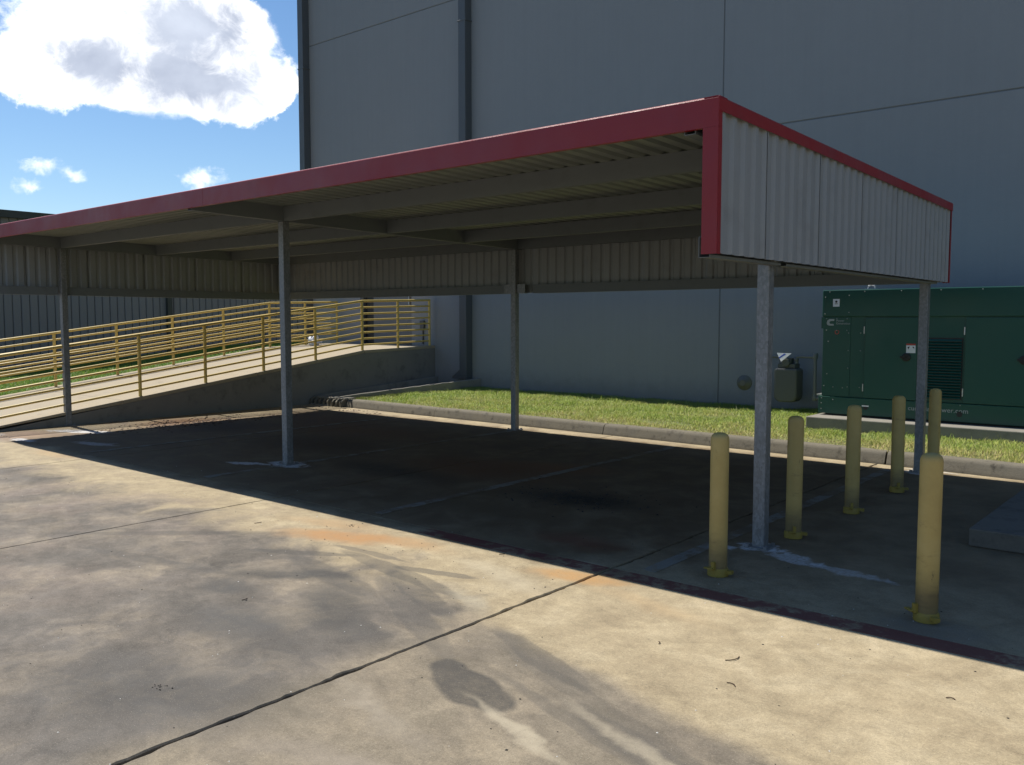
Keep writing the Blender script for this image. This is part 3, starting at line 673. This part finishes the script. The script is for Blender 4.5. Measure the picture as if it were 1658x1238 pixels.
for k in range(8):
    x = -11.30+k*.125
    mb = MB().prism([(5.60, -.02), (5.615, .09), (5.66, .13), (5.72, .14), (5.75, .123), (5.75, -.02)], lambda p, q, t: (t, p, q), x, x+.055)
    if t0 is None: t0 = obj('outlet_tooth', mb, 'kerb', fl, bevel=.006, at=(x, 5.6, 0))
    else: again(t0, fl, (x, 5.6, 0))

# ================================================================ CARPORT
XL = -11.593; YB = 5.29; SL = 0.0145
def top(y): return 2.91-SL*y                    # top of the trim
cp = thing('carport', 'long flat open carport with red trim, ribbed stone-coloured skirts and galvanised posts', 'carport', (-5.8, 2.6, 0))
PF, PB = 1.147, 5.14; PXR, PXM, PXL = -.2, -5.79, -11.39
PW = .044
def post(x, y, ztop):
    mb = MB().box(x-PW, x+PW, y-PW, y+PW, .006, ztop)
    o = obj('post', mb, 'galv', cp, bevel=.006, at=(x, y, 0))
    pl = MB().box(x-.085, x+.085, y-.085, y+.085, .001, .012)
    for sx in (-1, 1):
        for sy in (-1, 1): pl.box(x+sx*.066-.011, x+sx*.066+.011, y+sy*.066-.011, y+sy*.066+.011, .012, .028)
    obj('base_plate', pl, 'galv', o)
def beam_z(y): return top(y)-.195               # underside of the rafters
for x in (PXM, PXL):
    post(x, PF, beam_z(PF)-.002); post(x, PB, beam_z(PB)-.002)
post(PXR, PF, beam_z(PF)-.002); post(PXR, PB, beam_z(PB)-.002)
# rafters: C sections running front to back
CH = [(-.035, 0), (.035, 0), (.035, .022), (.031, .022), (.031, .004), (-.031, .004), (-.031, .156), (.031, .156), (.031, .138), (.035, .138), (.035, .16), (-.035, .16)]
def c_beam(A, B, h, w, axis, flip=1, back=0.0):
    s = h/.16
    def fn(p, q, t):
        k = Vector(A).lerp(Vector(B), t)
        return (k.x+flip*p*w/.07, k.y, k.z+q*s) if axis == 'y' else (k.x, k.y+flip*p*w/.07, k.z+q*s)
    return MB().prism(CH, fn, 0, 1)
for x, fl_ in ((PXR+.0, 1), (PXM, -1), (PXL, -1)):
    obj('rafter', c_beam((x, .03, beam_z(.03)), (x, YB-.03, beam_z(YB-.03)), .162, .075, 'y', fl_), 'primer', cp)
PURL = [1.15, 2.66, 4.05]
for a, b in ((PXR-.04, PXM+.041), (PXM-.041, PXL+.04)):
    for y in PURL:
        z = top(y)-.19
        obj('purlin', c_beam((a, y, z), (b, y, z), .154, .062, 'x', 1), 'primer', cp)
    obj('eave_purlin', c_beam((a, YB-.10, top(YB)-.19), (b, YB-.10, top(YB)-.19), .154, .062, 'x', 1), 'primer', cp)
# skirt girts at the bottom of the walls
GZ = 2.0; GH = .125
for a, b in ((PXM+.34, PXR-.048), (PXL+.048, PXM-.048)):
    obj('girt', c_beam((a, YB-.115, GZ), (b, YB-.115, GZ), GH, .075, 'x', 1), 'primer', cp)
for dx in (-1, 1):
    x0, x1 = sorted((PXM+dx*.047, PXM+dx*.20))
    obj('clip_bracket', MB().box(x0, x1, YB-.165, YB-.158, GZ+.002, GZ+GH+.01).box(x0, x1, YB-.157, YB-.09, GZ+.004, GZ+.010), 'galv', cp)
for xg in (PXR+.09, PXL-.09):
    for a, b in ((.06, PF-.05), (PF+.05, PB-.05)):
        obj('girt', c_beam((xg, a, GZ-.01), (xg, b, GZ-.01), GH, .075, 'y', 1 if xg > -1 else -1), 'primer', cp)

RIB = .1524; RH = .022
def rib_profile(u0, u1, phase=0.0):
    pts = []; k = math.floor((u0-phase)/RIB)-1
    cand = []
    while True:
        b_ = phase+k*RIB
        if b_ > u1: break
        cand += [(b_, 0), (b_+.078, 0), (b_+.096, RH), (b_+.132, RH), (b_+RIB-.0004, 0)]; k += 1
    def h_at(u):
        for (a, p), (b, q) in zip(cand, cand[1:]):
            if a <= u <= b: return p+(q-p)*(u-a)/max(b-a, 1e-9)
        return 0.0
    pts = [(u0, h_at(u0))]+[c for c in cand if u0 < c[0] < u1]+[(u1, h_at(u1))]
    return pts
def ribbed(u0, u1, fn, t0, t1, phase=0.0, th=.0016):
    pts = rib_profile(u0, u1, phase); n = len(pts); vs = []
    for off in (0, -th):
        for u_, h in pts: vs += [fn(u_, h+off, t0(u_)), fn(u_, h+off, t1(u_))]
    fs = []
    for i in range(n-1):
        fs += [(2*i, 2*i+1, 2*i+3, 2*i+2), (2*n+2*i, 2*n+2*i+2, 2*n+2*i+3, 2*n+2*i+1), (2*i, 2*i+2, 2*n+2*i+2, 2*n+2*i), (2*i+1, 2*n+2*i+1, 2*n+2*i+3, 2*i+3)]
    fs += [(0, 2*n, 2*n+1, 1), (2*n-2, 2*n-1, 4*n-1, 4*n-2)]
    return MB().add(vs, fs)
SKB = 2.012
ycut = [.045, .70, 1.614, 2.528, 3.443, 4.357, YB-.03]
for side in (0, 1):
    for a, b in zip(ycut, ycut[1:]):
        fn = (lambda u_, h, t: (-.032+h, u_, t)) if side == 0 else (lambda u_, h, t: (XL+.032-h, u_, t))
        gp = .006 if side == 0 else -.004
        obj('wall_panel', ribbed(a+gp, b-gp, fn, lambda u_: SKB, lambda u_: top(u_)-.02, .70-.114+.004*side*(ycut.index(a) % 2)), 'sheet', cp)
    for q in (ycut[1:-1] if side == 0 else []):                       # dark backing strip standing for the lap's shadow at each sheet joint
        xa, xb = sorted((-.0345, -.0375)) if side == 0 else sorted((XL+.0345, XL+.0375))
        obj('lap_shadow_strip', MB().box(xa, xb, q-.022, q+.022, SKB+.001, top(q)-.03), 'lap', cp)
xcut = [XL+.035]+[-.04-.9144*k for k in range(12, -1, -1) if -.04-.9144*k > XL+.1]
for a, b in zip(xcut, xcut[1:]):
    obj('wall_panel', ribbed(a+.0015, b-.0015, lambda u_, h, t: (u_, YB-.034+h, t), lambda u_: SKB, lambda u_: top(YB)-.03, -.04), 'sheet', cp)
    # roof sheets, ribs up, running front to back
    lift = .002*(round(a/.9144) % 2)
    obj('roof_panel', ribbed(a-.012, b+.012, lambda u_, h, t: (u_, t, top(t)-.036+lift+h), lambda u_: .02, lambda u_: YB-.04, -.04), 'deck', cp)
# red trim
FP = [(0.0, 2.735), (0.0, 2.898), (.004, 2.906), (.012, 2.910), (.11, 2.909), (.11, 2.906), (.014, 2.906), (.003, 2.896), (.003, 2.738), (.035, 2.738), (.035, 2.735)]
for a, b in ((-5.50, -.0005), (XL+.0005, -5.503)):
    obj('fascia_trim', MB().prism(FP, lambda p, q, t: (t, p, q), a, b), 'red', cp)
for s_, X0 in ((1, 0.0), (-1, XL)):
    # front leg: L section; top trim along the side; thin rear corner trim
    obj('corner_trim', MB().prism([(.001*-1, 0.0), (.001*-1, .05), (-.004, .05), (-.004, .004), (-.10, .004), (-.10, 0.0)], lambda p, q, t: (X0+s_*p, q+.0008, t), 2.005, 2.7345), 'red', cp)
    obj('corner_trim', MB().prism([(-.0012, .0032), (-.0012, .05), (-.004, .05), (-.004, .0032)], lambda p, q, t: (X0+s_*p, q, t), 2.736, 2.829), 'red', cp)
    TPF = [(-.0005, -.084), (-.0005, -.012), (-.004, -.004), (-.012, .0), (-.10, -.001), (-.10, -.004), (-.014, -.004), (-.004, -.013), (-.004, -.084)]
    obj('side_trim', MB().prism(TPF, lambda p, q, t: (X0+s_*(p+.003), t, top(t)+q), .001, YB+.02), 'red', cp)
    obj('corner_trim', MB().prism([(0.0, YB+.004), (0.0, YB-.03), (-.003, YB-.03), (-.003, YB), (-.07, YB), (-.07, YB+.004)], lambda p, q, t: (X0+s_*(p-.001), q, t), 2.005, top(YB)-.086), 'red', cp)
obj('rear_trim', MB().prism([(YB+.02, 2.75), (YB+.02, 2.834), (YB-.09, 2.8345), (YB-.09, 2.8315), (YB+.017, 2.831), (YB+.017, 2.75)], lambda p, q, t: (t, p, q), XL+.006, -.006), 'red', cp)

# ================================================================ BOLLARDS
BSP = [((-.12, .33), 'yellow bollard nearest the corner of the carport, left of the front post'), ((-.13, 1.57), 'yellow bollard just behind the front right carport post'),
       ((-.08, 2.69), 'third yellow bollard back in the row, before the left end of generator pad'), ((-.06, 3.88), 'fourth yellow bollard back in the row, left of the rear carport post'),
       ((-.03, 5.00), 'yellow bollard at the kerb end of the row, right of the rear carport post'), ((1.13, .28), 'lone yellow bollard nearest the camera, standing right of the row')]
def make_bollard(loc, label):
    x, y = loc
    r = thing('bollard', label, 'bollard', (x, y, 0), 'yellow bollards beside the carport')
    R_ = .0575
    obj('sleeve', MB().lathe([(R_, .052), (R_, .865), (R_*.97, .882), (R_*.86, .897), (R_*.65, .907), (R_*.35, .912), (.004, .9135)], (x, y, 0), 32), 'bollard', r, smooth=True)
    obj('foot', MB().lathe([(.066, .002), (.066, .040), (.062, .049), (.059, .052)], (x, y, 0), 32).box(x+.05, x+.10, y-.016, y+.016, .022, .044), 'bollard_foot', r, smooth=True)
    obj('lock_tab', MB().box(x-.01, x+.012, y-.08, y-.052, .045, .10).box(x-.05, x+.01, y-.10, y-.07, .055, .064), 'bollard_foot', r, bevel=.003)
    return r
b0 = make_bollard(*BSP[0])
rots = [0, .5, .35, .5, .4, -0.75]
for (p, lab), a in list(zip(BSP, rots))[1:]:
    c = copy_tree(b0); c.location = (p[0], p[1], 0); c.rotation_euler = (random.gauss(0, .004), random.gauss(0, .004), a); c['label'] = lab

# ================================================================ GENERATOR
GX0, GX1, GY, GYB, GB = -2.11, 2.25, 7.42, 8.55, .315
pad = obj('concrete_pad', MB().box(-2.18, 2.6, 7.06, 8.75, -.05, .295), 'pad', at=(0, 8, 0), bevel=.012)
tag(pad, 'raised concrete pad under the green generator', 'pad')
gen_ = thing('generator', 'large dark green standby generator in a steel enclosure on a concrete pad', 'generator', (0, 7.9, .29))
obj('skid', MB().box(GX0+.05, GX1, GY+.06, GYB-.05, .29, GB+.03), 'black_steel', gen_)
obj('base', MB().box(GX0-.035, GX1+.02, GY-.004, GYB, GB+.005, .555), 'green', gen_, bevel=.006)
obj('body', MB().box(GX0, GX1, GY+.02, GYB-.02, .557, 1.70), 'green', gen_, bevel=.004)
obj('hood', MB().box(GX0-.012, GX1+.02, GY, GYB, 1.66, 2.03), 'green', gen_, bevel=.012)
obj('side_panel', MB().box(GX0+.002, -1.73, GY+.012, GY+.03, .56, 1.655), 'green', gen_, bevel=.004)
obj('side_flange', MB().box(GX0-.03, GX0-.002, GY+.03, GY+.3, 1.50, 1.655), 'green', gen_)
for a, b in ((-1.535, -.865), (-.30, .49)):
    dr = obj('door', MB().box(a, b, GY-.002, GY+.018, .565, 1.645), 'green', gen_, bevel=.005)
    lt = obj('latch', MB().lathe([(.055, 0), (.055, -.012), (.045, -.02)], ((b-.13), GY-.003, 1.13), 20, 'y').box(b-.20, b-.13, GY-.035, GY-.012, 1.115, 1.145), 'black', dr)
    for z in (.70, 1.48):
        obj('hinge', MB().tube([(a-.012, GY+.008, z-.05), (a-.012, GY+.008, z+.05)], .009, 8), 'steel', dr)
lv = obj('louvre', MB().box(-.80, -.325, GY+.012, GY+.019, .60, 1.39), 'black', gen_)
sl0 = None
for k in range(21):
    z = .615+k*.0365
    mb = MB().prism([(GY+.012, z+.026), (GY-.014, z+.004), (GY-.014, z), (GY-.010, z), (GY+.012, z+.019)], lambda p, q, t: (t, p, q), -.79, -.335)
    if sl0 is None: sl0 = obj('slat', mb, 'green', lv, at=(-.56, GY, z))
    else: again(sl0, lv, (-.56, GY, z))
for x, z in ((-1.50, .435), (-.335, .42)):
    obj('access_hole', MB().lathe([(.035, .0), (.035, -.006), (.028, -.006)], (x, GY-.003, z), 20, 'y'), 'black', gen_)
obj('label_plate', MB().box(-1.545, -1.455, GY-.013, GY-.0105, .445, .462), 'white', gen_)
# stickers
st = obj('sticker', MB().box(-1.975, -1.885, GY-.003, GY-.0005, 1.80, 1.905), 'white', gen_)
obj('sticker_mark', MB().lathe([(.016, 0), (.016, -.001)], (-1.93, GY-.0032, 1.868), 12, 'y').box(-1.95, -1.91, GY-.0042, GY-.0032, 1.835, 1.843), 'black', st)
st = obj('warning_sticker', MB().box(-1.00, -.885, GY-.005, GY-.0022, 1.185, 1.285), 'white', gen_)
obj('sticker_header', MB().box(-1.00, -.885, GY-.005, GY-.0022, 1.287, 1.308), 'print_red', st)
obj('sticker_mark', MB().prism([(-.975, 1.23), (-.955, 1.27), (-.985, 1.265)], lambda p, q, t: (p, t, q), GY-.0058, GY-.0051).prism([(-.925, 1.268), (-.905, 1.268), (-.898, 1.243), (-.912, 1.25)], lambda p, q, t: (p, t, q), GY-.0058, GY-.0051), 'black', st)
st = MB(); 
for k in range(20):
    a, b = 2*pi*k/20, 2*pi*(k+1)/20
    st.prism([(-1.915+.022*cos(a), 1.45+.022*sin(a)), (-1.915+.022*cos(b), 1.45+.022*sin(b)), (-1.915+.030*cos(b), 1.45+.030*sin(b)), (-1.915+.030*cos(a), 1.45+.030*sin(a))], lambda p, q, t: (p, t, q), GY+.0095, GY+.0115)
obj('ring_sticker', st, 'print_red', gen_)
# emblem: a slanted block C with a slot, beside two lines of small lettering
cx, cz = -2.005, 1.585
em = MB()
outer = [(.052, .045), (-.018, .045), (-.045, .025), (-.055, -.012), (-.045, -.036), (-.018, -.045), (.045, -.045), (.04, -.022), (-.002, -.022), (-.018, -.012), (-.014, .008), (.002, .018), (.046, .018)]
em.prism([(cx+p, cz+q) for p, q in outer], lambda p, q, t: (p, t, q), GY+.0085, GY+.0115)
obj('emblem', em, 'lettering', gen_)
text_part('lettering', 'Power', .042, (-1.93, GY+.0105, 1.594), 'lettering', gen_)
text_part('lettering', 'Generation', .042, (-1.93, GY+.0105, 1.556), 'lettering', gen_)
text_part('lettering', 'cumminspower.com', .085, (-.955, GY-.0055, .435), 'lettering', gen_, spacing=1.04)
# bolts
bl0 = None
BP = [(x, GY-.002, 2.0) for x in (-2.02, -1.55, -1.08, -.6, -.12, .36, .8)]+[(-2.08, GY-.002, z) for z in (1.93, 1.70)]+[(-1.755, GY-.002, z) for z in (1.95, 1.72)]
BP += [(x, GY+.009, z) for x in (-2.06, -1.92, -1.78) for z in (1.635, 1.475)]+[(-1.755, GY+.009, z) for z in (1.56, 1.44, 1.2, .96, .70)]+[(-2.03, GY+.009, 1.32), (-2.04, GY+.009, .87), (-2.075, GY+.009, .70), (-1.95, GY+.009, .69), (-1.82, GY+.009, .685)]
BP += [(-1.595, GY+.017, z) for z in (1.44, 1.2, .70)]+[(-2.10, GY-.007, z) for z in (.53, .46, .38)]+[(-1.94, GY-.007, .515), (-.83, GY-.007, .53), (-.33, GY-.007, .535)]
for q in BP:
    if bl0 is None: bl0 = obj('bolt', MB().lathe([(.008, .002), (.008, -.003), (.005, -.005)], q, 8, 'y'), 'bolt', gen_, at=q)
    else: again(bl0, gen_, q)
obj('lifting_eye', MB().box(-1.62, -1.48, 7.62, 7.76, 2.028, 2.045).tube([(-1.60, 7.69, 2.045), (-1.59, 7.69, 2.085), (-1.55, 7.69, 2.10), (-1.51, 7.69, 2.085), (-1.50, 7.69, 2.045)], .010, 8), 'steel', gen_)
obj('tray', MB().box(GX0-.10, GX0-.02, GY+.1, GY+.35, .555, .575), 'steel', gen_)

# ================================================================ GAS METER
MX, MY = -3.09, 8.66
gm = thing('gas_meter', 'grey gas meter with pipework on the warehouse wall, left of the generator', 'gas meter', (MX, MY, .2))
body = MB()
def rrect(w, dz0, dz1, rb, rt):
    P = []
    for (sx, z, r, a0) in ((1, dz0, rb, -90), (1, dz1, rt, 0), (-1, dz1, rt, 90), (-1, dz0, rb, 180)):
        for k in range(6):
            a = radians(a0+k*18); P.append((sx*(w-r)+r*cos(a), (z+r if z == dz0 else z-r)+r*sin(a)))
    return P
obj('case', MB().prism([(MX+p, q) for p, q in rrect(.185, .33, .86, .10, .05)], lambda p, q, t: (p, t, q), MY-.14, MY+.14), 'meter', gm, bevel=.03, segs=3)
obj('head', MB().box(MX-.14, MX+.14, MY-.10, MY+.10, .865, .93).lathe([(.065, .0), (.065, -.035), (.055, -.045)], (MX, MY-.10, .95), 18, 'y').box(MX-.07, MX+.07, MY-.09, MY+.09, .93, 1.02), 'meter', gm, bevel=.012)
for s_ in (-1, 1):
    obj('coupling', MB().lathe([(.035, .93), (.042, .935), (.042, .965), (.035, .97), (.042, .985), (.042, 1.01), (.03, 1.015)], (MX+s_*.115, MY, 0), 14), 'pipe_grey', gm, smooth=True)
pp = MB().tube([(MX+.115, MY, .96), (MX+.115, MY, 1.03), (MX+.15, MY, 1.045), (MX+.42, MY, 1.045)], .024, 12)
obj('pipe', pp, 'pipe_grey', gm, smooth=True)
obj('pipe', MB().tube([(MX+.42, MY, 1.09), (MX+.42, MY, .40)], .027, 12), 'pipe_grey', gm, smooth=True)
obj('pipe', MB().tube([(MX+.39, MY, .405), (GX0+.06, MY, .405)], .024, 12), 'pipe_grey', gm, smooth=True)
obj('pipe', MB().tube([(MX-.115, MY, .96), (MX-.115, MY, 1.02), (MX-.15, MY, 1.035), (MX-.50, MY, 1.035), (MX-.535, MY, 1.0), (MX-.535, MY, .1)], .024, 12), 'pipe_grey', gm, smooth=True)
for q in ((MX+.42, 1.06), (MX+.42, .41)):
    obj('elbow', MB().lathe([(.034, -.045), (.04, -.03), (.04, .03), (.034, .045)], (q[0], MY, q[1]), 14), 'pipe_grey', gm, smooth=True)
obj('regulator', MB().lathe([(.05, -.11), (.105, -.06), (.125, -.045), (.125, -.02), (.105, -.005), (.07, .03), (.04, .10)], (MX-.70, MY-.06, .60), 24, 'y'), 'meter', gm, smooth=True)
tagm = MB().prism([(-.14, 1.10), (.10, 1.10), (-.055, .965)], lambda p, q, t: (MX+p, MY-.17+(q-1.0)*.25+t, q), 0, .004)
tg = obj('paper_tag', tagm, 'white', gm)
obj('stripe', MB().prism([(-.10, 1.032), (-.085, 1.015), (.01, 1.085), (-.02, 1.092)], lambda p, q, t: (MX+p, MY-.1715+(q-1.0)*.25+t, q), 0, .001), 'blue', tg)

# ================================================================ LOW SLAB on the right
tag(obj('concrete_plinth', MB().prism([(.93, 2.14), (7.5, 1.99), (7.5, 4.55), (.95, 4.35)], lambda p, q, t: (p, q, t), .001, .13), 'plinth', at=(3, 3, 0), bevel=.01), 'low flat concrete slab lying in the shade right of the bollards', 'slab')

# ================================================================ LITTER
def scatter(name, mat, pts, lo, hi, flat, label):
    mb = MB()
    for x, y, z in pts:
        r = random.uniform(lo, hi); a = random.uniform(0, pi); e = random.uniform(.4, 1.0); h = r*flat
        cs = [(x+r*cos(a+k*2*pi/5)*(1 if k % 2 else e), y+r*sin(a+k*2*pi/5)*e) for k in range(5)]
        mb.add([(p, q, z+.0005) for p, q in cs]+[(x, y, z+h)], [(k, (k+1) % 5, 5) for k in range(5)]+[(4, 3, 2, 1, 0)])
    o = obj(name, mb, mat); return tag(o, label, 'litter', kind='stuff')
P = [(random.uniform(-9, 2.2), random.uniform(-3.6, .8), 0) for _ in range(330)]+[(random.gauss(-2.4, .7), random.gauss(-.5, .25), 0) for _ in range(60)]
scatter('grit', 'grit', P, .002, .008, .6, 'scattered dark grit and leaf crumbs on the sunlit concrete')
P = [(random.uniform(-9, 2.2), random.uniform(-3.6, .3), 0) for _ in range(260)]
scatter('pale_grit', 'grit_pale', P, .002, .006, .7, 'scattered pale grit on the sunlit concrete')
P = [(random.gauss(-10.25, .28), random.gauss(2.5, .65), 0) for _ in range(420)]+[(random.uniform(-11.2, -9), random.uniform(5.2, 5.5), 0) for _ in range(60)]
scatter('leaf_litter', 'leaf_litter', P, .010, .035, .35, 'brown dead leaves drifted at the foot of the ramp wall')
P = [(random.gauss(-2.2, .4), random.gauss(1.7, .25), 0) for _ in range(160)]
scatter('leaf_litter', 'grit', P, .006, .02, .5, 'dark dirt crumbs on an oily patch under the carport')

tw = MB()
for x, y, a, L in ((0.72, -1.18, 1.9, .05), (0.55, -.93, .3, .09), (-1.5, -.2, .2, .04), (-3.6, -.75, .5, .06), (.2, -.95, 1.2, .03), (-2.0, -1.9, .8, .04), (1.5, -.7, 2.4, .035)):
    pts = [(x+L*t*cos(a+.9*t), y+L*t*sin(a+.9*t), .003+.002*sin(3*t)) for t in (0, .25, .5, .75, 1)]
    tw.tube(pts, .0022, 5)
tag(obj('twigs', tw, 'leaf_litter'), 'a few short dark twigs lying on the sunlit concrete', 'litter', kind='stuff')
P = [(random.gauss(-1.22, .035), random.gauss(-2.81, .014), 0) for _ in range(16)]+[(random.gauss(-2.95, .03), random.gauss(-.3, .02), 0) for _ in range(14)]
scatter('leaf_clump', 'grit', P, .003, .009, .7, 'little clump of dark leaf crumbs on the grey stained concrete')
